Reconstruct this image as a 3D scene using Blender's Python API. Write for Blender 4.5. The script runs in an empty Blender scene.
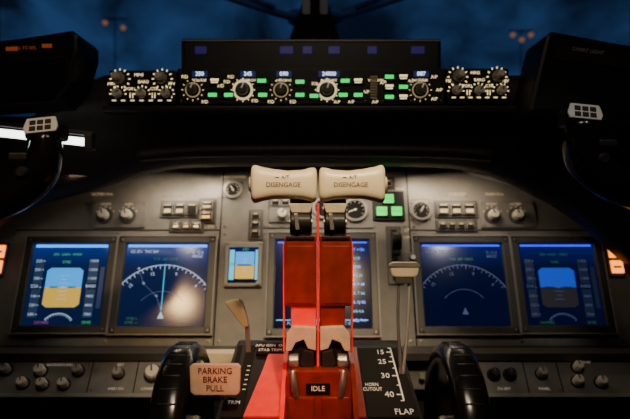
import bpy, bmesh, math, random, bisect
from math import sin, cos, radians, pi
from mathutils import Matrix, Vector
random.seed(7)
EYE = 1.2   # height of eye line above cockpit floor (m)

# ------------------------------------------------------------------ materials
def mk(name, col, rough=.5, metal=0.0, emi=None, es=0.0, noise=0.0, nscale=40, bump=0.0, spec=.5, coat=0.0):
    m = bpy.data.materials.new(name); m.use_nodes = True
    nt = m.node_tree; b = nt.nodes['Principled BSDF']
    b.inputs['Base Color'].default_value = (*col, 1)
    b.inputs['Roughness'].default_value = rough
    b.inputs['Metallic'].default_value = metal
    b.inputs['Specular IOR Level'].default_value = spec
    b.inputs['Coat Weight'].default_value = coat
    if emi:
        b.inputs['Emission Color'].default_value = (*emi, 1)
        b.inputs['Emission Strength'].default_value = es
    if noise or bump:
        tc = nt.nodes.new('ShaderNodeTexCoord')
        n = nt.nodes.new('ShaderNodeTexNoise'); n.inputs['Scale'].default_value = nscale
        n.inputs['Detail'].default_value = 5
        nt.links.new(tc.outputs['Object'], n.inputs['Vector'])
        if noise:
            r = nt.nodes.new('ShaderNodeValToRGB')
            r.color_ramp.elements[0].position = .3; r.color_ramp.elements[1].position = .7
            r.color_ramp.elements[0].color = (*[c*(1-noise) for c in col], 1)
            r.color_ramp.elements[1].color = (*[min(1, c*(1+noise)) for c in col], 1)
            nt.links.new(n.outputs['Fac'], r.inputs['Fac'])
            nt.links.new(r.outputs['Color'], b.inputs['Base Color'])
        if bump:
            bp = nt.nodes.new('ShaderNodeBump'); bp.inputs['Strength'].default_value = bump
            bp.inputs['Distance'].default_value = .001
            nt.links.new(n.outputs['Fac'], bp.inputs['Height'])
            nt.links.new(bp.outputs['Normal'], b.inputs['Normal'])
    return m

PANEL = mk('panel_grey_paint', (.19,.18,.165), .5, noise=.14, nscale=30, bump=.15)
PLATE = mk('plate_grey_paint', (.17,.162,.15), .5, noise=.12, nscale=50)
BEZEL = mk('bezel_dark_grey', (.055,.05,.046), .4, noise=.1, nscale=60)
BEZLT = mk('bezel_rim_light', (.24,.23,.21), .35, noise=.05)
BLACK = mk('black_plastic', (.007,.007,.008), .45, noise=.2, spec=.25)
DARK  = mk('dark_vinyl', (.018,.013,.011), .55, noise=.3, nscale=120, bump=.4, spec=.35)
DARK2 = mk('dark_housing', (.016,.015,.016), .45, noise=.2, spec=.3)
GLOSS = mk('gloss_black', (.006,.006,.007), .2, noise=.1)
GROOVE= mk('groove_black', (.01,.009,.008), .8, noise=.1, spec=.2)
CREAM = mk('cream_plastic', (.84,.70,.47), .36, noise=.04, nscale=15)
CREAMD= mk('aged_cream', (.52,.43,.30), .45, noise=.12, nscale=60)
KNOBC = mk('knob_cream', (.64,.60,.52), .4, noise=.05)
KNOBG = mk('knob_grey', (.28,.27,.25), .4, noise=.05)
KNOBD = mk('knob_dark', (.09,.085,.08), .35, noise=.05)
METAL = mk('worn_metal', (.45,.42,.38), .35, .8, noise=.15)
CAPM  = mk('switch_cap_grey', (.62,.62,.60), .4, noise=.05)
SCREW = mk('screw_metal', (.22,.20,.18), .4, .7, noise=.1)
RED   = mk('red_glow_plate', (.88,.025,.010), .4, noise=.08, nscale=60)  # red glow on the pedestal plates put partly into the base colour
REDD  = mk('red_glow_lever_dim', (.20,.018,.010), .32, noise=.25, nscale=60)  # dimmer red glow on dark lever columns, put partly into the colour
TAN   = mk('tan_lever', (.36,.27,.16), .45, noise=.1)
INK   = mk('ink_brown', (.07,.035,.018), .6, noise=.05)
INKW  = mk('white_ink', (.75,.72,.66), .6, noise=.03, emi=(1,.9,.75), es=.15)
YELL  = mk('backlit_label', (.5,.42,.25), .6, emi=(1,.78,.38), es=1.5, noise=.03)
RINGY = mk('backlit_ring', (.5,.42,.25), .6, emi=(1,.80,.42), es=.9, noise=.03)
YELL2 = mk('backlit_amber', (.5,.3,.08), .6, emi=(1,.6,.12), es=1.2, noise=.03)
YELLD = mk('backlit_label_dim', (.5,.42,.25), .6, emi=(1,.72,.38), es=.32, noise=.03)
GREEN = mk('green_lamp', (.01,.3,.06), .4, emi=(.005,1,.10), es=1.5, noise=.03)
GREEND= mk('green_button', (.01,.3,.06), .4, emi=(.01,1,.15), es=1.1, noise=.03)
DIGIT = mk('lcd_digits', (.3,.4,.6), .4, emi=(.65,.78,1), es=2.6, noise=.03)
LCD   = mk('lcd_back', (.02,.05,.15), .3, emi=(.08,.10,.45), es=.15, noise=.03)
AMBER = mk('amber_lamp', (.8,.3,.05), .4, emi=(1,.24,.02), es=3.0, noise=.03)
PURP  = mk('purple_glow_patch', (.05,.03,.2), .4, emi=(.10,.06,.8), es=.07, noise=.03)
ORDIM = mk('orange_label', (.5,.12,.04), .5, emi=(1,.18,.05), es=.12, noise=.03)
GLOW  = mk('fluorescent_tube_glow', (.9,.9,.9), .4, emi=(.95,1,.90), es=5.0, noise=.01)
APRON = mk('apron_lamp_glow', (.9,.5,.2), .4, emi=(1,.35,.08), es=.3, noise=.01)
FLOORM= mk('floor_carpet', (.02,.02,.022), .9, noise=.3, nscale=200, bump=.5)
WALLM = mk('wall_liner', (.03,.028,.027), .8, noise=.2, nscale=20)
def em(name, c, s): return mk(name, tuple(x*.3 for x in c), .3, emi=c, es=s, noise=.02)
SKYB = em('pfd_sky', (.03,.38,1), 1.15)
SKYD = em('pfd_sky_dim', (.02,.09,.85), .65)
GOLD = em('pfd_ground', (.85,.52,.07), .85)
GOLDD= em('pfd_ground_dim', (.04,.04,.05), .4)
TAPE = em('tape_grey', (.06,.11,.24), .30)
TAPED= em('tape_grey_dim', (.04,.06,.15), .20)
WHT  = em('sym_white', (.55,.75,1), .8)
WHTD = em('sym_white_dim', (.30,.42,.90), .15)
CYAN = em('sym_cyan', (.08,.65,1), 1.0)
GRN  = em('sym_green', (.1,1,.3), .45)
GRND = em('sym_green_dim', (.1,.8,.3), .10)
MAG  = em('sym_magenta', (.9,.15,.8), .3)
BLUE = em('edge_blue', (.05,.26,1), 2.4)
BLUED= em('edge_blue_dim', (.03,.06,1), 1.7)

def screen_mat(name, top, base):
    m = mk(name, (.001,.002,.006), .12, spec=.35)
    nt = m.node_tree; b = nt.nodes['Principled BSDF']
    tc = nt.nodes.new('ShaderNodeTexCoord'); sp = nt.nodes.new('ShaderNodeSeparateXYZ')
    r = nt.nodes.new('ShaderNodeValToRGB')
    r.color_ramp.elements[0].position = .1; r.color_ramp.elements[0].color = (*base, 1)
    r.color_ramp.elements[1].position = 1.0; r.color_ramp.elements[1].color = (*top, 1)
    e = r.color_ramp.elements.new(.65); e.color = tuple(x*1.3 for x in base)+(1,)
    nt.links.new(tc.outputs['Generated'], sp.inputs[0]); nt.links.new(sp.outputs['Z'], r.inputs['Fac'])
    nt.links.new(r.outputs['Color'], b.inputs['Emission Color'])
    b.inputs['Emission Strength'].default_value = 1.0
    return m
SCR  = screen_mat('lcd_glass', (.002,.010,.15), (.001,.003,.020))
SCRN = screen_mat('lcd_glass_lit', (.005,.035,.28), (.004,.010,.045))

# ------------------------------------------------------------------ mesh builder
def frame(y, z, tilt=0, unit=1.0, x=0):
    """local x right, local y up (leaning forward by tilt), local z towards the crew"""
    t = radians(tilt)
    return Matrix(((1,0,0,x),(0,sin(t),-cos(t),y),(0,cos(t),sin(t),z+EYE),(0,0,0,1))) @ Matrix.Scale(unit,4)

class B:
    def __init__(s, name, M=None):
        s.name=name; s.M=M or Matrix.Translation((0,0,EYE)); s.bm=bmesh.new(); s.mats=[]
    def mi(s,m):
        if m not in s.mats: s.mats.append(m)
        return s.mats.index(m)
    def merge(s, bm, mat, L=None, smooth=False):
        T = s.M @ L if L is not None else s.M
        i = s.mi(mat); vm={}
        for v in bm.verts: vm[v]=s.bm.verts.new(T@v.co)
        for f in bm.faces:
            try:
                g=s.bm.faces.new([vm[v] for v in f.verts]); g.material_index=i; g.smooth=smooth
            except ValueError: pass
        bm.free(); return s
    def raw(s, vs, fs, mat, L=None, smooth=False):
        bm=bmesh.new(); V=[bm.verts.new(v) for v in vs]
        for f in fs: bm.faces.new([V[i] for i in f])
        bmesh.ops.recalc_face_normals(bm, faces=bm.faces)
        return s.merge(bm,mat,L,smooth)
    def box(s, a, b, mat, bev=0, L=None, seg=2):
        bm=bmesh.new(); bmesh.ops.create_cube(bm,size=1)
        for v in bm.verts:
            v.co=Vector([(a[i]+b[i])/2+v.co[i]*abs(b[i]-a[i]) for i in range(3)])
        if bev: bmesh.ops.bevel(bm, geom=bm.edges[:], offset=bev, segments=seg, affect='EDGES', profile=.6)
        return s.merge(bm,mat,L)
    def prism(s, poly, z0, z1, mat, bev=0, L=None):
        bm=bmesh.new()
        lo=[bm.verts.new((p[0],p[1],z0)) for p in poly]; hi=[bm.verts.new((p[0],p[1],z1)) for p in poly]
        n=len(poly); bm.faces.new(lo); bm.faces.new(hi)
        for i in range(n): bm.faces.new([lo[i],lo[(i+1)%n],hi[(i+1)%n],hi[i]])
        bmesh.ops.recalc_face_normals(bm, faces=bm.faces)
        if bev: bmesh.ops.bevel(bm, geom=bm.edges[:], offset=bev, segments=2, affect='EDGES', profile=.6)
        return s.merge(bm,mat,L)
    def lathe(s, c, prof, mat, seg=24, L=None, smooth=False, flute=0):
        vs=[];fs=[];n=len(prof)
        for k in range(seg):
            a=2*pi*k/seg
            for r,z in prof:
                rr=r*(1-flute*(k%2)); vs.append((c[0]+rr*cos(a),c[1]+rr*sin(a),c[2]+z))
        for k in range(seg):
            q=(k+1)%seg
            for i in range(n-1): fs.append((k*n+i,q*n+i,q*n+i+1,k*n+i+1))
        fs.append([k*n for k in range(seg)]); fs.append([k*n+n-1 for k in range(seg)])
        return s.raw(vs,fs,mat,L,smooth)
    def loft(s, rings, mat, L=None, smooth=True, cap=True):
        n=len(rings[0]); vs=[p for r in rings for p in r]; fs=[]
        for j in range(len(rings)-1):
            for i in range(n):
                q=(i+1)%n; fs.append((j*n+i,j*n+q,(j+1)*n+q,(j+1)*n+i))
        if cap: fs.append(list(range(n))); fs.append([(len(rings)-1)*n+i for i in range(n)])
        return s.raw(vs,fs,mat,L,smooth)
    def tube(s, path, rad, mat, seg=14, L=None, sub=5, flat=1.0):
        P=[Vector(p) for p in path]; R=rad if isinstance(rad,(list,tuple)) else [rad]*len(P)
        pts=[];rr=[]
        if sub>1 and len(P)>2:
            for i in range(len(P)-1):
                p0=P[max(i-1,0)];p1=P[i];p2=P[i+1];p3=P[min(i+2,len(P)-1)]
                for k in range(sub):
                    t=k/sub
                    pts.append(.5*((2*p1)+(p2-p0)*t+(2*p0-5*p1+4*p2-p3)*t*t+(3*p1-p0-3*p2+p3)*t**3))
                    rr.append(R[i]*(1-t)+R[i+1]*t)
            pts.append(P[-1]); rr.append(R[-1])
        else: pts=P; rr=R
        rings=[]; N=None
        for i,p in enumerate(pts):
            d=(pts[min(i+1,len(pts)-1)]-pts[max(i-1,0)]).normalized()
            if N is None: N=d.orthogonal().normalized()
            N=(N-d*N.dot(d)).normalized(); Bn=d.cross(N)
            rings.append([p+(N*cos(2*pi*k/seg)+Bn*sin(2*pi*k/seg)*flat)*rr[i] for k in range(seg)])
        d0=(pts[0]-pts[1]).normalized(); d1=(pts[-1]-pts[-2]).normalized()
        c0=[[pts[0]+(v-pts[0])*f+d0*rr[0]*g for v in rings[0]] for f,g in ((.3,.42),(.75,.28))]
        c1=[[pts[-1]+(v-pts[-1])*f+d1*rr[-1]*g for v in rings[-1]] for f,g in ((.75,.28),(.3,.42))]
        return s.loft(c0+rings+c1,mat,L)
    def text(s, t, c, size, mat, th=.25, sx=1, sy=1, rot=0, bold=0):
        cu=bpy.data.curves.new('t','FONT'); cu.body=t; cu.size=1; cu.align_x='CENTER'; cu.align_y='CENTER'
        cu.resolution_u=2; cu.offset=bold
        ob=bpy.data.objects.new('t',cu); bpy.context.scene.collection.objects.link(ob)
        me=bpy.data.meshes.new_from_object(ob.evaluated_get(bpy.context.evaluated_depsgraph_get()))
        bm=bmesh.new(); bm.from_mesh(me)
        bpy.data.objects.remove(ob); bpy.data.curves.remove(cu); bpy.data.meshes.remove(me)
        g=bmesh.ops.extrude_face_region(bm, geom=bm.faces[:])
        for v in [e for e in g['geom'] if isinstance(e,bmesh.types.BMVert)]: v.co.z+=th/size
        L=Matrix.Translation(c)@Matrix.Rotation(rot,4,'Z')@Matrix.Diagonal((size*sx,size*sy,size,1))
        return s.merge(bm,mat,L)
    def arc(s, c, r, w, a0, a1, mat, z0=0, z1=.3, seg=40):
        vs=[];fs=[]
        for k in range(seg+1):
            a=radians(a0+(a1-a0)*k/seg)
            for rr,z in ((r-w/2,z0),(r+w/2,z0),(r+w/2,z1),(r-w/2,z1)): vs.append((c[0]+rr*cos(a),c[1]+rr*sin(a),z))
        for k in range(seg):
            for i in range(4):
                j=(i+1)%4; fs.append((k*4+i,k*4+j,k*4+4+j,k*4+4+i))
        fs+= [(0,1,2,3),(seg*4,seg*4+1,seg*4+2,seg*4+3)]
        return s.raw(vs,fs,mat)
    def line(s, a, b, w, z0, z1, mat):
        d=Vector((b[0]-a[0],b[1]-a[1])).normalized()*w/2; n=(-d.y,d.x)
        return s.prism([(a[0]+n[0],a[1]+n[1]),(b[0]+n[0],b[1]+n[1]),(b[0]-n[0],b[1]-n[1]),(a[0]-n[0],a[1]-n[1])],z0,z1,mat)
    def knob(s, x, y, z, r, h, mat, ptr=None, ang=90):
        s.lathe((x,y,z),[(r,0),(r,h*.75),(r*.8,h),(r*.3,h)],mat,24,flute=.07)
        if ptr:
            a=radians(ang); s.line((x,y),(x+r*.9*cos(a),y+r*.9*sin(a)),r*.25,z+h,z+h+.3,ptr)
        return s
    def screw(s,x,y,z,r=1.6):
        s.lathe((x,y,z),[(r,0),(r*.9,.5),(r*.3,.6)],SCREW,10)
        s.box((x-r*.7,y-.2,z+.5),(x+r*.7,y+.2,z+.75),GROOVE); return s
    def done(s):
        me=bpy.data.meshes.new(s.name)
        xs=[v.co for v in s.bm.verts]
        lo=Vector([min(v[i] for v in xs) for i in range(3)]); hi=Vector([max(v[i] for v in xs) for i in range(3)])
        c=(lo+hi)/2
        bmesh.ops.translate(s.bm, verts=s.bm.verts, vec=-c)
        s.bm.to_mesh(me); s.bm.free()
        for m in s.mats: me.materials.append(m)
        ob=bpy.data.objects.new(s.name,me); ob.location=c
        bpy.context.scene.collection.objects.link(ob); return ob

# ------------------------------------------------------------------ room shell
def simple_box(name,a,b,mat,bev=.0):
    o=B(name); o.box(a,b,mat,bev); return o.done()
simple_box('floor',(-1.05,-.9,-1.25),(1.05,2.0,-1.2),FLOORM)
simple_box('ceiling',(-1.05,-.9,.90),(1.05,1.38,.95),WALLM)
simple_box('wall_left',(-1.10,-.9,-1.2),(-1.05,2.0,.95),WALLM)
simple_box('wall_right',(1.05,-.9,-1.2),(1.10,2.0,.95),WALLM)
simple_box('wall_back',(-1.05,-.95,-1.2),(1.05,-.9,.95),WALLM)
simple_box('wall_front',(-1.05,1.95,-1.2),(1.05,2.0,.20),WALLM)

# windshield
WP=frame(1.80,.25,-35,1.0)
glass=bpy.data.materials.new('windshield_glass'); glass.use_nodes=True
nt=glass.node_tree; nt.nodes.clear()
o_=nt.nodes.new('ShaderNodeOutputMaterial'); mx=nt.nodes.new('ShaderNodeMixShader')
tr=nt.nodes.new('ShaderNodeBsdfTransparent'); tr.inputs[0].default_value=(.85,.92,1,1)
gl=nt.nodes.new('ShaderNodeBsdfGlossy'); gl.inputs['Roughness'].default_value=.12; gl.inputs['Color'].default_value=(.6,.75,1,1)
fr=nt.nodes.new('ShaderNodeFresnel'); fr.inputs[0].default_value=1.4
nz=nt.nodes.new('ShaderNodeTexNoise'); nz.inputs['Scale'].default_value=9
bp=nt.nodes.new('ShaderNodeBump'); bp.inputs['Strength'].default_value=.15; bp.inputs['Distance'].default_value=.01
nt.links.new(nz.outputs['Fac'],bp.inputs['Height']); nt.links.new(bp.outputs[0],gl.inputs['Normal'])
nt.links.new(fr.outputs[0],mx.inputs[0]); nt.links.new(tr.outputs[0],mx.inputs[1]); nt.links.new(gl.outputs[0],mx.inputs[2])
nt.links.new(mx.outputs[0],o_.inputs[0])
for sgn,nm in ((-1,'window_1'),(1,'window_2')):
    o=B(nm,WP)
    x0,x1=sorted((sgn*.035,sgn*1.0))
    o.box((x0,.02,-.006),(x1,.77,0),glass)
    o.box((x0,-.05,-.03),(x1,.02,.03),DARK2,.006)
    o.box((x0,.77,-.03),(x1,.82,.03),DARK2,.006)
    xa,xb=sorted((sgn*1.0,sgn*1.05)); o.box((xa,-.05,-.03),(xb,.82,.03),DARK2,.006)
    o.done()
FRAME=mk('window_frame_blue_grey',(.50,.58,.68),.4,.1,noise=.2,nscale=30)
o=B('windshield_center_post',WP)
o.box((-.034,.345,-.03),(-.012,.80,.045),FRAME,.006); o.box((.012,.345,-.03),(.034,.80,.045),FRAME,.006)
o.box((-.014,.34,-.03),(.014,.80,.035),GROOVE,.002)
o.prism([(-.12,.02),(.12,.02),(.075,.25),(.045,.33),(.034,.36),(-.034,.36),(-.045,.33),(-.075,.25)],-.03,.03,DARK2,.006)
o.done()
for sgn in (-1,1):
    o=B('wiper_shaped_gusset',WP)  # wiper shape standing in for the bright frame gussets
    o.tube([(sgn*.05,.315,-.03),(sgn*.15,.340,-.035),(sgn*.42,.43,-.035)],[.012,.010,.006],FRAME,8)
    o.tube([(sgn*.11,.345,-.025),(sgn*.52,.50,-.030)],[.0075,.006],FRAME,6)
    o.tube([(sgn*.40,.424,-.035),(sgn*.38,.448,-.030)],[.005,.005],FRAME,6)
    o.lathe((sgn*.055,.31,-.06),[(.022,0),(.022,.02),(.015,.03)],FRAME,16)
    o.done()

# ------------------------------------------------------------------ main panel
MP=frame(1.2,-.151,21,.002)
o=B('main_instrument_panel',MP)
poly=[(-350,-62),(350,-62),(350,20),(332,45),(318,66),(262,92),(215,110),(170,122),(150,140),(-150,140),(-190,122),(-255,106),(-299,84),(-330,62),(-350,45)]
o.prism(poly,-9,0,PANEL,.8)
for sg,pts in ((-1,[(-350,45),(-330,62),(-299,84),(-255,106),(-190,122),(-150,138)]),(1,[(350,20),(332,45),(318,66),(262,92),(215,110),(170,122),(150,138)])):
    o.tube([(a,b,-1) for a,b in pts],3.0,BEZLT,8,sub=3)
for x in (-98,98): o.line((x,-60),(x,128),1.2,.0,.5,GROOVE)
o.line((-98,58),(-310,58),1.0,0,.5,GROOVE); o.line((98,58),(310,58),1.0,0,.5,GROOVE)
o.line((-60,60),(60,60),1.0,0,.5,GROOVE)
for x in (-310,-203,-103,-93,-52,-48,62,93,103,200,298):
    for y in (-56,54,62): o.screw(x,y,0,2.0)
for x in (-240,-160,-140,-103,-93,-60,60,93,103,140,160,230):
    o.screw(x,96 if abs(x)<200 else 88,0,2.0)
o.box((-345,-70,-6),(345,-60,3),BEZEL,1.5)
for t,x,y in (('OUTBD PNL',-225,98),('LOWER DU',-195,70),('MAIN PANEL DUs',-120,62),('N1 SET',-16,108),('SPD REF',14,108),('AUTO BRAKE',-30,96),('FUEL FLOW',30,96),
              ('LANDING GEAR',80,104),('FLAPS',45,96),('BRAKE PRESS',112,94),('YAW DAMPER',-87,118),('OFF',95,50),('DN',95,10),('UP',95,58),('OVERRIDE',150,98),('MAIN DUs',190,98)):
    o.text(t,(x,y,.1),4.2,YELLD)
o.done()

def display(x0,x1,y0,y1,scr,rim=True):
    o=B('flight_display',MP); w=8
    o.box((x0-w,y1,0),(x1+w,y1+w,6),BEZEL,1.2); o.box((x0-w,y0-w,0),(x1+w,y0,6),BEZEL,1.2)
    o.box((x0-w,y0-w,0),(x0,y1+w,6),BEZEL,1.2); o.box((x1,y0-w,0),(x1+w,y1+w,6),BEZEL,1.2)
    if rim:
        for a,b in (((x0-w-1,y1+w),(x1+w+1,y1+w)),((x0-w-1,y0-w),(x1+w+1,y0-w)),((x0-w,y0-w),(x0-w,y1+w)),((x1+w,y0-w),(x1+w,y1+w))):
            o.line(a,b,1.4,4,6.6,BEZLT)
    o.box((x0-.5,y0-.5,1),(x1+.5,y1+.5,2.5),scr)
    for sx in (x0-w/2,x1+w/2):
        for sy in (y0-w/2,y1+w/2): o.screw(sx,sy,6,1.5)
    return o
def pfd(o,x0,x1,y0,y1,sky,gnd,wh,grn,dim):
    z0,z1=2.5,2.8; w=x1-x0; cx=x0+w*.46; hy=-3; tp=TAPED if dim else TAPE
    hw=w*.235
    o.prism([(cx-hw,hy),(cx+hw,hy),(cx+hw,hy+17),(cx+hw-4,hy+20),(cx-hw+4,hy+20),(cx-hw,hy+17)],z0,z1,sky)
    o.prism([(cx-hw,hy),(cx-hw,hy-17),(cx-hw+4,hy-20),(cx+hw-4,hy-20),(cx+hw,hy-17),(cx+hw,hy)],z0,z1,gnd)
    o.box((x0+w*.06,-33,z0),(x0+w*.17,26,z1),tp); o.box((x0+w*.76,-33,z0),(x0+w*.88,26,z1),tp)
    o.box((x0+w*.915,-24,z0),(x0+w*.97,18,z1),tp)
    for k in range(7):
        y=-30+k*9
        o.text(str(100+k*20),(x0+w*.10,y,z1),4.2,wh,.1); o.text(str(7800-k*200+1200*k),(x0+w*.82,y,z1),3.6,wh,.1)
        o.box((x0+w*.155,y-.3,z1),(x0+w*.18,y+.3,z1+.1),wh)
    o.box((x0+w*.04,-5,z1),(x0+w*.15,1,z1+.2),SCR); o.text('250',(x0+w*.09,-2,z1+.2),5,wh,.1)
    o.box((x0+w*.75,-5,z1),(x0+w*.88,1,z1+.2),SCR); o.text('8400',(x0+w*.815,-2,z1+.2),5,wh,.1)
    for k in (-12,-8,-4,4,8,12): o.box((cx-(5 if k%8==4 else 3),hy+k-.2,z1),(cx+(5 if k%8==4 else 3),hy+k+.2,z1+.1),wh)
    o.box((cx-13,hy-.5,z1),(cx-5,hy+.5,z1+.3),BLACK); o.box((cx+5,hy-.5,z1),(cx+13,hy+.5,z1+.3),BLACK)
    o.box((cx-1,hy-.8,z1),(cx+1,hy+.8,z1+.3),wh)
    o.arc((cx,-46),17,.6,40,140,wh,z0,z1)
    for a in range(40,141,10): o.line((cx+15*cos(radians(a)),-46+15*sin(radians(a))),(cx+17*cos(radians(a)),-46+17*sin(radians(a))),.5,z0,z1,wh)
    o.text('SPD  LNAV  VNAV',(cx,31,z0),3.6,grn,.2); o.text('CMD',(cx,23,z0),3.8,grn,.2)
    o.text('210 MAG',(cx-16,-38,z0),3.6,MAG if not dim else grn,.2); o.text('29.92',(x0+w*.82,-38,z0),4.0,grn,.2)
def nd(o,x0,x1,wh,cy,r,col,full=True):
    z0,z1=2.5,2.8; cx=(x0+x1)/2-1
    o.arc((cx,cy),r,.7,32,148,wh,z0,z1,60)
    for a in range(35,146,5):
        l=4 if a%10==5 else 2.4
        ca,sa=cos(radians(a)),sin(radians(a)); o.line((cx+(r-l)*ca,cy+(r-l)*sa),(cx+r*ca,cy+r*sa),.6,z0,z1,wh)
    for k,a in enumerate((45,75,105,135)): o.text(str(6+3*k),(cx+(r-8)*cos(radians(a)),cy+(r-8)*sin(radians(a)),z0),4.6,wh,.2,rot=radians(a-90))
    o.arc((cx,cy),r*.5,.4,40,140,WHTD,z0,z1)
    o.text('GS 251  TAS 284',(x0+19,34,z0),4.0,wh,.2); o.text('TRK 087 MAG',(cx,cy+r+6,z0),4.0,GRND,.2)
    o.text('D 12.4\n0832Z',(x1-11,31,z0),4.0,wh,.2)
    o.prism([(cx-3,cy),(cx+3,cy),(cx,cy+7)],z0,z1,wh)
    if full:
        o.line((cx,cy+8),(cx,cy+r),.7,z0,z1,col)
        pts=[(cx,cy+8),(cx-6,cy+22),(cx-20,cy+35),(cx-26,cy+50)]
        for a,b in zip(pts,pts[1:]): o.line(a,b,.5,z0,z1,WHTD)
        for a in pts[1:]: o.text('+',(a[0],a[1],z0),6,wh,.2)

o=display(-286,-209,-41,42,SCRN); pfd(o,-286,-209,-41,42,SKYB,GOLD,WHT,GRN,False); o.box((-284,38.5,2.5),(-211,41.3,2.8),BLUE); o.done()
o=display(-192,-108,-42,42,SCRN); nd(o,-192,-108,WHT,-34,54,CYAN); o.box((-190,38.8,2.5),(-110,41.3,2.8),BLUE)
o.text('VOR L\nDME ---',(-179,-36,2.5),4,GRND,.2); o.done()
o=display(107,190,-42,42,SCR); nd(o,107,190,WHTD,-30,50,GRND,False); o.box((109,39.5,2.5),(188,41.3,2.8),BLUED); o.done()
o=display(207,283,-41,42,SCR); pfd(o,207,283,-41,42,SKYD,GOLDD,WHTD,GRND,True); o.box((209,39.5,2.5),(281,41.3,2.8),BLUED); o.done()
o=display(-40,55,-44,46,SCR)
for cx_ in (-18,12):
    for cy_ in (24,-2): 
        o.arc((cx_,cy_),10,.8,-120,90,WHT,2.5,2.8); o.line((cx_,cy_),(cx_+8,cy_+4),.8,2.5,2.8,WHT)
        o.box((cx_-2,cy_+5,2.5),(cx_+10,cy_+10,2.7),TAPE); o.text('87.4',(cx_+4,cy_+7.5,2.7),4.6,WHT,.1)
for k in range(9): o.text(('TAT +12c','CLB','1540','FF 2.31','OIL P 48','OIL T 86','OIL Q 82','VIB 0.6','FUEL 7.4')[k],(42,36-k*9,2.5),4.0,(CYAN if k%2 else BLUE),.2)
o.box((-38,-36,2.5),(52,-35.2,2.8),CYAN); o.text('FUEL QTY  1 7.12   CTR 3.20   2 7.10',(4,-39,2.5),4,CYAN,.2)
o.box((-38,43,2.5),(53,44.5,2.8),BLUED)
o.done()
o=B('standby_attitude_display',MP)
o.box((-91,-3,0),(-53,44,5),BEZLT,1.5)
o.box((-87,1,4.6),(-57,38,5.4),SCR)
o.box((-80,19,5.4),(-61,33,5.7),SKYB); o.box((-80,5,5.4),(-61,19,5.7),GOLD)
o.box((-86,4,5.4),(-81,35,5.7),CYAN); o.box((-60,4,5.4),(-57.5,35,5.7),CYAN)
o.text('250',(-83.5,20,5.7),3.4,INK,.1); o.text('STD',(-70,35.5,5.4),3.4,GRN,.1)
for k in (-6,-3,3,6): o.box((-73,19+k-.2,5.7),(-68,19+k+.2,5.8),WHT)
o.box((-78,18.4,5.7),(-63,19.6,5.9),BLACK)
for x,y in ((-88.5,41.5),(-55.5,41.5),(-88.5,-.5)): o.screw(x,y,5,1.2)
o.knob(-57,0,5,2.2,4,KNOBG); o.done()

def gauge(x,y,r,ang):
    o=B('round_gauge',MP)
    o.lathe((x,y,0),[(r+3,0),(r+3,2.5),(r+2,3.2),(r,3.2),(r,1.5)],BEZLT,32)
    o.lathe((x,y,1.4),[(r-.1,0),(r-.1,.6)],GROOVE,32)
    for a in range(-30,211,30):
        c,s_=cos(radians(a)),sin(radians(a)); o.line((x+(r-2.4)*c,y+(r-2.4)*s_),(x+(r-1)*c,y+(r-1)*s_),.4,2,2.3,INKW)
    c,s_=cos(radians(ang)),sin(radians(ang)); o.line((x-c*2,y-s_*2),(x+c*(r-3),y+s_*(r-3)),.8,2,2.4,INKW)
    o.lathe((x,y,2),[(1.4,0),(1.1,1)],METAL,12)
    for a in (45,135,225,315): o.screw(x+(r+5)*cos(radians(a)),y+(r+5)*sin(radians(a)),0,1.2)
    o.done()
gauge(-87,103,7.5,120); gauge(42,80,10.5,200); gauge(111,79,8.5,60); gauge(10,82,10,20)

o=B('landing_gear_indicator',MP)
o.box((60,68,0),(94,101,2),BLACK,.8)
for x,y in ((77,91.5),(69.5,77.5),(85,77.5)):
    o.box((x-6.5,y-6,2),(x+6.5,y+6,4),DARK2,.6); o.box((x-5.3,y-4.8,4),(x+5.3,y+4.8,4.4),GREEN,.2)
    o.text('GEAR',(x,y,4.4),3.2,GROOVE,.1)
o.done()
o=B('landing_gear_lever',MP)
o.box((73,0,0),(89,62,2),BEZEL,.8); o.box((78,4,2),(84,58,2.3),GROOVE)
o.tube([(81,34,2),(81,36,16)],2.2,METAL,10)
o.lathe((0,0,0),[(8,-4.5),(9,-3.5),(9,3.5),(8,4.5)],BLACK,24,L=Matrix.Translation((81,40,18))@Matrix.Rotation(pi/2,4,'Y'))
o.box((77,26,13),(85,40,19),BLACK,1.5)
o.done()

def switch_panel(x0,x1,y0,y1,knobs,labels=()):
    o=B('selector_switch_panel',MP)
    o.box((x0,y0,0),(x1,y1,2),PLATE,.7)
    for x,y in knobs:
        o.lathe((x,y,2),[(9,0),(8.5,1)],BEZEL,24); o.knob(x,y,3,5.5,8,KNOBC,INK,110)
        for a in (30,60,90,120,150): o.line((x+9.5*cos(radians(a)),y+9.5*sin(radians(a))),(x+11*cos(radians(a)),y+11*sin(radians(a))),.6,2,2.3,INKW)
    for t,x,y in labels: o.text(t,(x,y,2),3.6,YELLD)
    for sx in (x0+3,x1-3):
        for sy in (y0+3,y1-3): o.screw(sx,sy,2,1.4)
    o.done()
switch_panel(-234,-176,60,90,[(-219,73),(-195,73)],[('NORM',-219,86),('INBD',-195,86)])
switch_panel(172,230,60,90,[(185,73),(210,73)],[('NORM',185,86),('OUTBD',210,86)])

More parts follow.
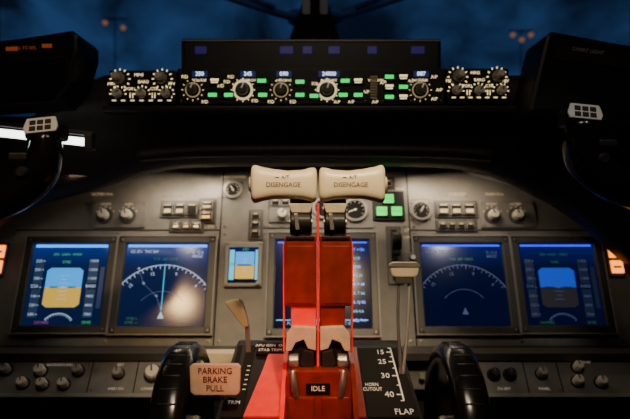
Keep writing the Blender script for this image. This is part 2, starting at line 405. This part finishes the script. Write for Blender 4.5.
def annun(x0,cols,rows,y0,w=10,h=8,lit=()):
    o=B('annunciator_button_panel',MP); 
    o.box((x0-3,y0-3,0),(x0+cols*(w+1.5)+2,y0+rows*(h+1.5)+2,1.5),BEZEL,.6)
    k=0
    for j in range(rows):
        for i in range(cols):
            x=x0+i*(w+1.5); y=y0+j*(h+1.5)
            o.box((x,y,1.5),(x+w,y+h,4),BEZLT,.6)
            o.box((x+.9,y+.9,4),(x+w-.9,y+h-.9,4.5),GROOVE)
            if k<len(lit) and lit[k]: o.box((x+2,y+1.6,4.5),(x+w-2,y+h*.45,4.7),lit[k])
            o.box((x+2,y+h-3,4.5),(x+w-2,y+h-1.8,4.6),YELLD); k+=1
    o.done()
annun(-159,3,1,74,11,13,(YELLD,YELLD,None))
annun(-119,1,2,68,12,10,(YELL2,YELLD))
annun(-148,3,1,58,9,8,(YELL,YELL2,YELL))
annun(128,3,1,74,12,13,(YELLD,YELLD,YELLD))
annun(-46,3,2,84,9,8,())
annun(60,2,1,106,10,8,())
annun(128,4,1,59,8,7,())
annun(-66,1,3,50,9,8,())
o=B('autobrake_selector',MP); o.box((-48,66,0),(-8,82,1.6),PLATE,.5); o.knob(-34,74,1.6,5.5,8,KNOBC,INK,60); o.knob(-17,74,1.6,4.5,7,KNOBC,INK,120); o.done()
o=B('nose_wheel_steering_switch',MP); o.box((91,18,0),(105,34,3),PLATE,.8); o.knob(98,26,3,3,8,METAL); o.done()
for x in (-320,303):
    o=B('amber_warning_light',MP); o.box((x-8,8,0),(x+8,44,4),BEZEL,1)
    for k,y in enumerate((11,27)): o.box((x-6,y,4),(x+6,y+13,6),AMBER,.8); o.box((x-4,y+5,6),(x+4,y+7,6.2),INK)
    o.done()

# ------------------------------------------------------------------ lower ledge + panels
XM=Matrix(((0,0,1,0),(1,0,0,0),(0,1,0,0),(0,0,0,1)))   # prism in (y,z) extruded along x
o=B('panel_ledge'); 
o.prism([(1.10,-.264),(1.15,-.264),(1.17,-.275),(1.17,-.285),(1.10,-.277)],-.70,.70,BEZEL,0,L=XM)
o.box((-.215,1.075,-.278),(-.125,1.102,-.256),CREAM,.003)
o.done()
LP=frame(1.085,-.305,38,.0018)
def lower(x0,x1,items,name='lower_switch_panel'):
    o=B(name,LP)
    o.box((x0,-17,-6),(x1,19,0),PLATE,1.2)
    o.box((x0,-20,-8),(x1,-16,1.5),BEZLT,.8); o.box((x0,18,-5),(x1,21,.8),BEZLT,.6)
    for k,x,y,*a in items:
        if k=='k': o.lathe((x,y,0),[(a[0]*1.3,0),(a[0]*1.3,.8)],BLACK,20); o.knob(x,y,.8,a[0],9,a[1],INK,100)
        if k=='t': o.text(a[0],(x,y,0),3.8,INKW)
        if k=='l': o.line((x,-15),(x,18),1,0,.4,GROOVE)
        if k=='s': o.screw(x,y,0,1.5)
    o.done()
lower(-345,-127,[('k',-277,7,5.5,KNOBC),('k',-291,-6,5,KNOBC),('k',-271,-7,5,KNOBC),('k',-250,-7,5,KNOBC),('k',-239,7,5,KNOBG),('k',-312,8,5,KNOBG),('k',-163,4,7.5,KNOBC),('k',-198,4,5,KNOBG),
  ('l',-226,0),('l',-180,0),('l',-145,0),('t',-163,-11,'LOWER DU'),('t',-198,-11,'INBD DU'),('t',-198,14,'BRT'),('t',-260,14,'BACKGROUND'),('s',-230,14),('s',-222,-12),('s',-141,14),('s',-131,-12)])
lower(167,345,[('k',180,3,5.5,BLACK),('k',196,3,5.5,BLACK),('k',266,11,5,KNOBC),('k',262,-4,5,KNOBC),('k',285,-5,5,KNOBC),('k',228,4,5,KNOBG),
  ('l',212,0),('l',246,0),('t',188,-11,'DU BRT'),('t',228,-11,'PANEL'),('t',275,17,'FLOOD'),('s',216,14),('s',243,-12)])
o=B('center_lower_panel'); 
o.box((-.24,1.13,-.34),(.30,1.16,-.284),PANEL,.004)
for x in (-.22,-.15,.2,.28): o.lathe((x,1.12,-.315),[(.006,0),(.005,.01)],KNOBG,12)
o.done()
simple_box('forward_electronics_bay',(-.62,1.165,-1.2),(.64,1.22,-.345),DARK,.01)

# ------------------------------------------------------------------ glareshield
GP=frame(1.08,.222,0,.0018)
o=B('glareshield',GP)
def interp(T,x):
    ks=[a for a,_ in T]
    if x<=ks[0]: return T[0][1]
    if x>=ks[-1]: return T[-1][1]
    i=bisect.bisect(ks,x)-1; (a,p),(b,q)=T[i],T[i+1]; t=(x-a)/(b-a); return p+(q-p)*t
BOT=[(-400,-150),(-346,-140),(-300,-117),(-250,-104),(-215,-94),(-185,-84),(-150,-78),(-100,-76),(100,-76),(150,-78),(185,-84),(215,-96),(260,-118),(300,-146),(340,-182),(400,-205)]
DK=[(-400,-60),(-300,-35),(-240,4),(-215,14),(215,14),(240,4),(300,-35),(400,-60)]
rings=[]
for u in [-400,-370,-346,-320,-300,-275,-250,-232,-215,-200,-185,-168,-150,-125,-100,0,100,125,150,168,185,200,215,235,260,280,300,320,340,370,400]:
    b=interp(BOT,u); d=interp(DK,u); m=min(-22,d-15)
    m2=(m+b)/2
    rings.append([(u,d,-330),(u,d,-14),(u,d-4,-9),(u,m,-9),(u,m-8,-16),(u,m2+8,-24),(u,m2-6,-30),(u,b+12,-42),(u,b+4,-52),(u,b,-62),(u,b+2,-70),(u,b+30,-100),(u,min(d-10,b+60),-330)])
o.loft(rings,DARK,smooth=True)
o.box((-212,-27,-10),(202,-20,5),DARK2,2.2)
o.tube([(-185,-66,-34),(-120,-62,-32),(0,-61,-31),(120,-62,-32),(185,-66,-34)],7,DARK,14)
o.done()

o=B('autopilot_mode_control_panel',GP)
o.box((-138,-20,-12),(131,18,0),BLACK,1.5)
o.box((-136,-18,0),(129,16.5,1),DARK2,.5)
o.box((-141,14,-75),(133,57,-30),DARK2,4)
o.box((-139,53,-30),(131,54.5,-28.6),KNOBG,.4); o.box((-139,19,-30),(131,20.5,-28.6),KNOBG,.4)  # grey strips paint the highlights along the hood edges
for x,w in ((-120,12),(-30,14),(-8,10),(20,12),(60,10),(108,14)): o.box((x-w/2,40,-30.5),(x+w/2,48,-29.5),PURP,.4)  # dim purple emissive patches on the hood face
for x,n,t in ((-115,'250','COURSE'),(-67,'245','IAS/MACH'),(-31,'090','HEADING'),(14,'24000','ALTITUDE'),(62,'-1200','VERT SPEED'),(106,'087','COURSE')):
    w=3.0+3*len(n)/2
    if x!=62:
        o.box((x-w,9,1),(x+w,14.8,1.6),LCD); o.text(n,(x,11.9,1.6),5.6,DIGIT,.3)
    o.text(t,(x,5.6,1),3.4,YELL)
for x,r in ((-122,5),(-72,6),(-34,5),(12,6),(105,5.5)):
    big=x in (-72,12)
    o.arc((x,-4),r+3 if big else r+2,2.2 if big else 1.0,0,360,RINGY if big else YELLD,1,1.7); o.lathe((x,-4,1),[(r+1.4,0),(r+1,1.2)],BLACK,24)
    for a in range(0,360,30): o.line((x+(r+4.6)*cos(radians(a)),-4+(r+4.6)*sin(radians(a))),(x+(r+6)*cos(radians(a)),-4+(r+6)*sin(radians(a))),.8,1,1.5,YELL if big else RINGY)
    o.knob(x,-4,2.6,r,10,KNOBD,INKW,70)
for k in range(9): o.box((55,-13+k*2.6,1),(62,-11.4+k*2.6,4+2.2*sin(pi*k/8)),CREAMD,.3)
LIT=((-102,-9),(-52,-9),(-53,5),(-15,-9),(-15,4),(30,5),(28,-9),(43,-9),(74,9),(88,-1),(74,-11),(-86,-9),(-1,-10))
for x,y in ((-102,-9),(-100,5),(-86,-9),(-52,-9),(-53,5),(-15,-9),(-15,4),(-1,-10),(28,-9),(30,5),(43,-9),(43,5),(74,9),(88,9),(74,-1),(88,-1),(74,-11),(88,-11)):
    o.box((x-5.6,y-3.8,1),(x+5.6,y+3.8,3.2),BLACK,.5)
    if (x,y) in LIT: o.box((x-4.4,y-2.2,3.2),(x+4.4,y+1.6,3.6),GREEND,.3)
    else: o.box((x-4,y-.2,3.2),(x+4,y+1.8,3.6),YELL); o.box((x-3.4,y-2.4,3.2),(x+3.4,y-1.2,3.5),YELL)
for x,y in ((-88,4),(51,-6),(68,3),(96,5),(119,9),(119,-13),(-130,9),(0,2),(-60,-15),(60,-16),(-110,-16),(-94,0),(-44,-16),(-22,-16),(36,-16),(-84,9),(22,-16),(124,-4)): o.text('A/P'if x>0 else 'F/D',(x,y,1),4.4,YELL)
for x in (-134,-4,50,68,96,126):
    o.screw(x,-15,1,1.1)
o.done()

def efis(x0,x1,y0,y1):
    o=B('efis_control_panel',GP); cx=(x0+x1)/2; w=x1-x0
    o.box((x0,y0,-12),(x1,y1,0),BLACK,1.5); o.box((x0+1.5,y0+1.5,0),(x1-1.5,y1-1.5,1),DARK2,.4)
    for dx in (-.33,.30):
        x=cx+dx*w; y=y1-9
        for a in range(-60,241,30): o.line((x+8.4*cos(radians(a)),y+8.4*sin(radians(a))),(x+10.4*cos(radians(a)),y+10.4*sin(radians(a))),1.0,1,1.5,YELL)
        o.lathe((x,y,1),[(7.6,0),(7,3)],BLACK,24)
        o.knob(x,y,4,6,8,KNOBG); o.knob(x,y,12,3.8,7,KNOBC)
    for dx in (-.36,.0,.36):
        x=cx+dx*w; y=y0+10
        for a in range(0,181,30): o.line((x+6.8*cos(radians(a)),y+6.8*sin(radians(a))),(x+8.4*cos(radians(a)),y+8.4*sin(radians(a))),1.0,1,1.5,YELL)
        o.lathe((x,y,1),[(6.2,0),(5.6,1)],BLACK,24); o.knob(x,y,2.6,4.6,8,KNOBC,INK,60+80*dx)
    for k in range(7):
        x=x0+6+k*(w-12)/6; o.box((x-3,y0+1.8,1),(x+3,y0+4.6,3),KNOBD,.4); o.box((x-2,y0+2.6,3),(x+2,y0+3.6,3.3),YELL)
    for t,dx,y in (('MINS',-.05,y1-5),('BARO',.02,y1-12),('VOR1',-.18,y0+15),('CTR',.18,y0+15),('FPV',.44,y0+20),('MTRS',-.44,y0+20)):
        o.text(t,(cx+dx*w,y,1),4.2,YELL)
    for dx in (-.18,-.14,.15,.19,.5-.06): o.line((cx+dx*w,y0+6),(cx+dx*w,y0+11),.8,1,1.3,YELL)
    o.done()
efis(-206,-139,-18,16); efis(132,194,-15,18)

EP=frame(1.0,0,0,.0016667)
o=B('glareshield_end_console',EP)
o.prism([(-360,166),(-300,171),(-243,180),(-237,174),(-237,160),(-246,128),(-262,108),(-360,102)],-60,0,BLACK,4)
o.prism([(-350,158),(-300,163),(-248,171),(-250,150),(-350,140)],0,2,GROOVE,.5)
o.text('PULL TO REL',(-290,161,2.2),4.4,ORDIM); o.box((-308,158,2),(-296,162,2.6),ORDIM,.3); o.box((-272,161,2),(-262,165,2.6),ORDIM,.3)
o.done()
o=B('glareshield_end_console',EP)
o.prism([(231,174),(238,179),(300,167),(350,160),(350,100),(213,96),(220,128)],-60,0,BLACK,4)
o.prism([(240,168),(302,158),(340,152),(340,136),(238,150)],0,2,GROOVE,.5)
o.text('CHART LIGHT',(272,158,2.2),5,KNOBG,rot=-.15)
o.done()
o=B('fluorescent_chart_light',frame(.97,0,0,.0016167))
o.tube([(-335,79,0),(-226,67,0)],[4.0,4.0],GLOW,12,sub=1); o.box((-229,59,-6),(-221,75,6),DARK2,1.5); o.box((-342,71,-6),(-333,87,6),DARK2,1.5)
o.prism([(-340,86),(-221,73),(-221,77),(-340,91)],-8,3,DARK2,1)
o.done()

# ------------------------------------------------------------------ control yokes
YP=frame(.86,0,0,.0014333)
def yoke(sg,top,cxa):
    o=B('control_yoke',YP); cx=cxa*sg
    for k in (-1,1):
        f=lambda d,v,z: (cx+k*d,v,z)
        o.tube([f(149,top-8,6),f(148,top-24,3),f(140,top-46,0),f(118,top-66,0),f(84,top-80,-4),f(36,top-90,-8),f(0,top-94,-10)],[15,19,21,20,18,17,22],GLOSS,16,flat=.85)
        o.box((cx+k*149-18,top-14,-10),(cx+k*149+18,top+5,14),BLACK,5,seg=3)
        L=Matrix.Translation((cx+k*149,top-1,14))@Matrix.Rotation(radians(-24),4,'X')@Matrix.Rotation(radians(-7*sg),4,'Z')
        o.prism([(-15,-8),(15,-8),(17,-2),(14,9),(-14,9),(-17,-2)],0,3,CAPM,1.2,L=L)
        for i in range(3):
            for j in range(2): o.box((-10.5+i*7.4,-5.8+j*6.6,3),(-4.6+i*7.4,-1+j*6.6,4),BLACK,.5,L=L)
        o.lathe((cx+k*132,top-46,17),[(6,0),(6,3),(4,5)],DARK2,16)
        o.box((cx+k*128-9,top-34,15),(cx+k*128+9,top-27,20),DARK2,1.5)
    o.lathe((cx,top-94,-8),[(34,-10),(36,0),(34,14),(26,22),(10,24)],GLOSS,32,smooth=True)
    o.text('TRIM',(cx,top-94,16.5),10,INKW)
    o.tube([(cx,top-100,-22),(cx,top-300,-30),(cx,-640,-10),(cx,-830,0)],[20,22,24,30],BLACK,16)
    o.done()
yoke(-1,82,416); yoke(1,95,412)

# ------------------------------------------------------------------ throttle quadrant
o=B('throttle_quadrant')
prof=[(.62,-1.2),(.62,-.30),(.66,-.262),(.70,-.245),(.88,-.200),(.92,-.200),(.955,-.212),(.98,-.24),(1.0,-.30),(1.02,-1.2)]
o.prism(prof,-.118,.128,BLACK,.006,L=XM)
Q=frame(.79,-.2225,76,.001); o.M=Q
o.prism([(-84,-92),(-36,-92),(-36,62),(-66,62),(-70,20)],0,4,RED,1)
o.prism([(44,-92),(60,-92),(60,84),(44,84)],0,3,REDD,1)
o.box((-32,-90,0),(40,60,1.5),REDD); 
o.box((62,-90,0),(122,84,1.6),GROOVE,1); o.box((-112,-90,0),(-86,92,1.6),GROOVE,1)
o.box((-84,62,1),(-44,94,5),GROOVE,1)
o.text('APU GEN  ON',(-64,84,5),7,INKW,.4,sy=1.5); o.text('STAB TRIM',(-64,70,5),7,INKW,.4,sy=1.5)
for x in (-102,): o.box((x-3,-50,1.6),(x+3,90,2.4),BLACK)
o.line((109,-56),(109,82),2.0,1.6,2.2,INKW)
for y,t in ((70,'15'),(42,'25'),(4,'30'),(-42,'40')):
    o.text(t,(93,y,1.6),12,INKW,.4,sy=1.5); o.line((102,y),(109,y),2,1.6,2.2,INKW)
for y in (82,56,24,-20,-56): o.line((105,y),(109,y),1.6,1.6,2.2,INKW)
o.text('HORN\nCUTOUT',(73,-24,1.6),7,INKW,.4,sx=.85,sy=1.6)
o.text('FLAP',(106,-80,1.6),11,INKW,.4,sy=1.5)
o.text('TRIM',(-99,-60,1.6),7,INKW,.4,sy=1.5)
for k in range(6): o.line((-92,-30+k*12),(-88,-30+k*12),1.4,1.6,2.2,INKW)
o.M=Matrix.Translation((0,0,EYE))
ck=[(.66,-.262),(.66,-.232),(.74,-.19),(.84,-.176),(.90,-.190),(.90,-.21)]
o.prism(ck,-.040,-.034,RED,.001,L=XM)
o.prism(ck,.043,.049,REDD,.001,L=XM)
o.done()

TP=frame(.72,0,0,.0012)
def sect(x,cy,ry,rz,n=3.2,seg=28,cz=0):
    r=[]
    for k in range(seg):
        a=2*pi*k/seg; c,s_=cos(a),sin(a)
        r.append((x,cy+ry*math.copysign(abs(s_)**(2/n),s_),cz+rz*math.copysign(abs(c)**(2/n),c)))
    return r
def thrust(sg):
    X=lambda d:3+sg*d
    o=B('thrust_lever',TP)
    S=[(1.2,10,9),(1.6,15,12.5),(3.5,17.3,14),(8,17,14.5),(15,15.0,14.5),(30,14.0,14.5),(45,15.0,14.5),(56,17.2,14.5),(62,19.0,14.5),(64.6,18.4,13.5),(66,16,11),(66.5,11,7)]
    o.loft([sect(X(d),24.6+(.8 if d>40 else 0),a,b) for d,a,b in S],CREAM)
    tx=X(33)
    o.text('DISENGAGE',(tx-1,24,14.2),6.4,INK,.5,sx=.98,bold=.012); o.text('A/T',(tx+1,31.3,13.7),5.2,INK,.6,bold=.012)
    o.line((tx-9,31.3),(tx-5,31.3),1,13.5,14.6,INK)
    L=Matrix.Translation((X(66),25,0))@Matrix.Rotation(sg*pi/2,4,'Y'); o.lathe((0,0,0),[(8,0),(8,2),(6.5,3)],CREAMD,20,L=L)
    a,b=sorted((X(6),X(28)))
    o.box((a,-26,-6),(b,12,5),DARK2,2)
    o.prism([(a-1,6),(b+1,6),(b-2,-3),(a+2,-3)],4,8,CREAMD,.8)
    L=Matrix.Translation(((a+b)/2,-12,4))@Matrix.Rotation(pi/2,4,'Y'); o.lathe((0,0,0),[(8,-10),(9,-9),(9,9),(8,10)],DARK2,24,L=L); o.lathe((0,0,0),[(3,-11.5),(3,11.5)],METAL,12,L=L)
    o.prism([(a+4,-4),(a+8,-4),(a+10,-20),(a+6,-20)],8,13,METAL,.6)
    a,b=sorted((X(1.5),X(33.5)))
    o.box((a,-96,-12),(b,-26,6),REDD,2.2)
    o.box((a+2,-30,4),(b-2,-26.5,7.5),BLACK,.8); o.box((a+3,-93,6),(b-3,-36,6.8),REDD,.4)
    e=X(34); o.box((e-.9,-142,-8),(e+.9,-34,3),RED,.4)
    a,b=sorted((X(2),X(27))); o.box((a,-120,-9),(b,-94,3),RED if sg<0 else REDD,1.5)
    p=[(X(2),-116),(X(25),-115),(X(31),-122),(X(32),-140),(X(26),-139),(X(22),-131),(X(14),-128),(X(10),-137),(X(2),-139)]
    o.prism(p,2,10,CREAMD,1.0)
    o.prism([(X(1),-122),(X(28),-122),(X(30),-150),(X(22),-168),(X(1),-168)],-8,3,BLACK,1.5)
    o.lathe((0,0,0),[(6,-5),(7,-4),(7,4),(6,5)],METAL,20,L=Matrix.Translation((X(24),-150,5))@Matrix.Rotation(pi/2,4,'Y'))
    o.prism([(X(4),-140),(X(14),-138),(X(18),-152),(X(12),-160),(X(4),-158)],3,9,DARK2,1)
    o.done()
thrust(-1); thrust(1)
o=B('lever_divider_plate',TP); o.box((1.7,-172,-10),(4.3,6,5.0),RED,.5); o.done()
o=B('engine_start_lever_cover',frame(.70,0,0,.0011667))
o.prism([(-29,-166),(-22,-160),(30,-160),(36,-166),(37,-214),(-31,-214)],-16,4,REDD,2)
o.box((-27,-211,4),(-1,-186,7),REDD,1.5); o.box((7,-211,4),(34,-186,7),REDD,1.5)
o.box((-9,-183,4),(15,-172,6),BLACK,1); o.text('IDLE',(3,-177.5,6),7,INKW,.4)
for sg in (-1,1): o.tube([(3+sg*22,-186,5),(3+sg*24,-172,9),(3+sg*25,-160,6)],[3,3.4,3],METAL,10)
o.done()

o=B('speed_brake_lever',frame(.86,0,0,.001433))
o.prism([(-90,-92),(-76,-89),(-72,-93),(-67,-110),(-66,-116),(-70,-118),(-76,-112),(-88,-96)],-5,5,TAN,1.6)
o.prism([(-70,-112),(-66,-112),(-64,-146),(-69,-146)],-1.5,1.5,METAL,.5); o.done()
o=B('flap_lever',frame(.80,0,0,.001333))
o.prism([(74,-55),(77,-52.5),(101,-52.5),(104,-55),(102,-65),(99,-67),(79,-67),(76,-65)],-5,5,CREAMD,1.6)
o.prism([(74,-55),(77,-52),(101,-52),(104,-55),(104,-57),(74,-57)],4,6,METAL,.5)
o.tube([(84,-66,0),(83,-110,0),(86,-166,0)],[1.5,1.5,1.8],METAL,8); o.tube([(94,-66,0),(93,-110,0),(88,-166,0)],[1.5,1.5,1.8],KNOBG,8)
o.box((80,-74,-4),(97,-66,4),BEZEL,1); o.done()
o=B('parking_brake_handle',frame(.70,0,0,.0011667))
o.prism([(-125,-157),(-122,-154),(-77,-154),(-74,-157),(-75,-182),(-78,-185),(-120,-185),(-124,-182)],-3,3,CREAMD,1.2)
o.text('PARKING\nBRAKE\nPULL',(-99.5,-169.5,3.1),8.6,INK,.4,sx=.95,bold=.01)
o.tube([(-99,-170,-4),(-97,-186,-18),(-96,-198,-30)],[3,3,3],METAL,10); o.done()

def wheel(x,sg):
    o=B('trim_wheel')
    L=Matrix.Translation((x,.85,-.317))@Matrix.Rotation(sg*pi/2,4,'Y')
    T=.024
    o.lathe((0,0,0),[(.020,-.014),(.085,-.012),(.098,-.017),(.112,-T),(.121,-T+.004),(.1265,-.010),(.1265,.010),(.121,T-.004),(.112,T),(.098,.017),(.085,.012),(.020,.014)],GLOSS,64,L=L,smooth=True)
    for k in range(40):
        a=2*pi*k/40; o.tube([(.1262*cos(a),.1262*sin(a),-.011),(.1262*cos(a),.1262*sin(a),.011)],.0014,DARK2,6,L=L,sub=1)
    o.lathe((0,0,0),[(.022,-.022),(.024,-.018),(.024,.018),(.022,.022)],METAL,24,L=L)
    for zz in (-.0175,.0175):
        for a0 in (20,200):
            vs=[];fs=[]
            for k in range(13):
                a=radians(a0+k*3)
                for r in (.096,.101): vs+= [(r*cos(a),r*sin(a),zz-.0018),(r*cos(a),r*sin(a),zz+.0018)]
            for k in range(12):
                q=k*4; fs+= [(q,q+2,q+6,q+4),(q+1,q+3,q+7,q+5),(q,q+1,q+5,q+4),(q+2,q+3,q+7,q+6)]
            fs+= [(0,1,3,2),(48,49,51,50)]
            o.raw(vs,fs,INKW,L=L)
    o.tube([(.07,.02,.012),(.07,.02,.03)],[.008,.010],BLACK,12,L=L,sub=1)
    o.tube([(x,.85,-.317),(x-math.copysign(.07,x),.85,-.317)],[.010,.010],METAL,12,sub=1)
    o.done()
wheel(-.186,-1); wheel(.199,1)

# ------------------------------------------------------------------ lamps (fixtures)
def fixture(x,y,z):
    o=B('overhead_lamp_fixture'); 
    o.lathe((0,0,0),[(.035,0),(.045,-.05),(.05,-.055)],BLACK,24,L=Matrix.Translation((x,y,z))); o.tube([(x,y,z),(x,y-.01,z+.06),(x,y-.02,.90)],[.012,.012,.02],BLACK,10)
    o.done()
fixture(-.60,-.10,.765); fixture(.10,.0,.84)
def look(loc,tgt):
    return (Vector(tgt)-Vector(loc)).to_track_quat('-Z','Y').to_euler()
def light(name,kind,loc,tgt,energy,col,**kw):
    d=bpy.data.lights.new(name,kind); d.energy=energy; d.color=col
    for k,v in kw.items(): setattr(d,k,v)
    ob=bpy.data.objects.new(name,d); loc=(loc[0],loc[1],loc[2]+EYE); tgt=(tgt[0],tgt[1],tgt[2]+EYE)
    ob.location=loc; ob.rotation_euler=look(loc,tgt); bpy.context.scene.collection.objects.link(ob); return ob
for x,e in ((-.33,.60),(0,.45),(.33,.55)):
    light('glareshield_flood_light','AREA',(x,1.20,.066),(x*1.04,1.235,-.12),e,(1,.80,.57),shape='RECTANGLE',size=.30,size_y=.012)
light('dome_light','SPOT',(.10,.0,.74),(.01,.74,-.03),62,(1,.75,.44),spot_size=radians(29),spot_blend=.9,shadow_soft_size=.03)
light('cabin_fill_light','AREA',(0,.15,.86),(0,1.1,-.3),2.8,(1,.82,.62),shape='DISK',size=.25)  # added area fill below the ceiling, lifts the lower panels
light('reading_lamp','SPOT',(-.60,-.096,.650),(-.266,1.19,-.18),15,(1,.60,.24),spot_size=radians(18),spot_blend=1,shadow_soft_size=.045)
light('pedestal_red_light','SPOT',(-.17,.40,.02),(-.03,.76,-.20),4.2,(1,.03,.012),spot_size=radians(34),spot_blend=.8,shadow_soft_size=.02)
for x,z in ((-.40,.115),(.40,.13)):
    light('yoke_cap_fill_spot','SPOT',(x*1.3,.25,.72),(x,.87,z),3.6,(1,.95,.85),spot_size=radians(20),spot_blend=.8,shadow_soft_size=.02)  # added spots that brighten the yoke caps, no fixture behind them

# ------------------------------------------------------------------ outside
for x,y,z,n in ((-10,30,9.3,2),(10.3,30,8.7,3)):
    o=B('apron_light_mast')
    o.tube([(x,y,-6),(x,y,z+.3)],[.03,.03],BLACK,8,sub=1); o.box((x-.6,y-.05,z+.2),(x+.6,y+.05,z+.25),BLACK)
    for k in range(n): 
        px=x-.45+.9*k/max(1,n-1); o.lathe((0,0,0),[(.12,0),(.10,.12),(.02,.16)],APRON,16,L=Matrix.Translation((px,y-.1,z-.25*(k%2)))@Matrix.Rotation(pi/2,4,'X'))
    o.done()

w=bpy.data.worlds.new('night_sky'); bpy.context.scene.world=w; w.use_nodes=True
nt=w.node_tree; bg=nt.nodes['Background']
tc=nt.nodes.new('ShaderNodeTexCoord'); mp=nt.nodes.new('ShaderNodeMapping'); mp.inputs['Scale'].default_value=(1.6,1.0,2.2); mp.inputs['Rotation'].default_value=(0,.7,0)
n=nt.nodes.new('ShaderNodeTexNoise'); n.inputs['Scale'].default_value=5.0; n.inputs['Detail'].default_value=8; n.inputs['Distortion'].default_value=.5
r=nt.nodes.new('ShaderNodeValToRGB'); r.color_ramp.elements[0].position=.38; r.color_ramp.elements[0].color=(.003,.006,.014,1)
r.color_ramp.elements[1].position=.70; r.color_ramp.elements[1].color=(.018,.048,.115,1)
nt.links.new(tc.outputs['Generated'],mp.inputs[0]); nt.links.new(mp.outputs[0],n.inputs['Vector']); nt.links.new(n.outputs['Fac'],r.inputs[0]); nt.links.new(r.outputs[0],bg.inputs[0])
bg.inputs[1].default_value=1.15

cam=bpy.data.cameras.new('camera'); co=bpy.data.objects.new('camera',cam); bpy.context.scene.collection.objects.link(co)
co.location=(0,0,EYE); co.rotation_euler=(pi/2,0,0); cam.lens=34.286; cam.sensor_width=36; cam.clip_start=.02; cam.clip_end=500
cam.dof.use_dof=True; cam.dof.focus_distance=.76; cam.dof.aperture_fstop=5.6
bpy.context.scene.camera=co
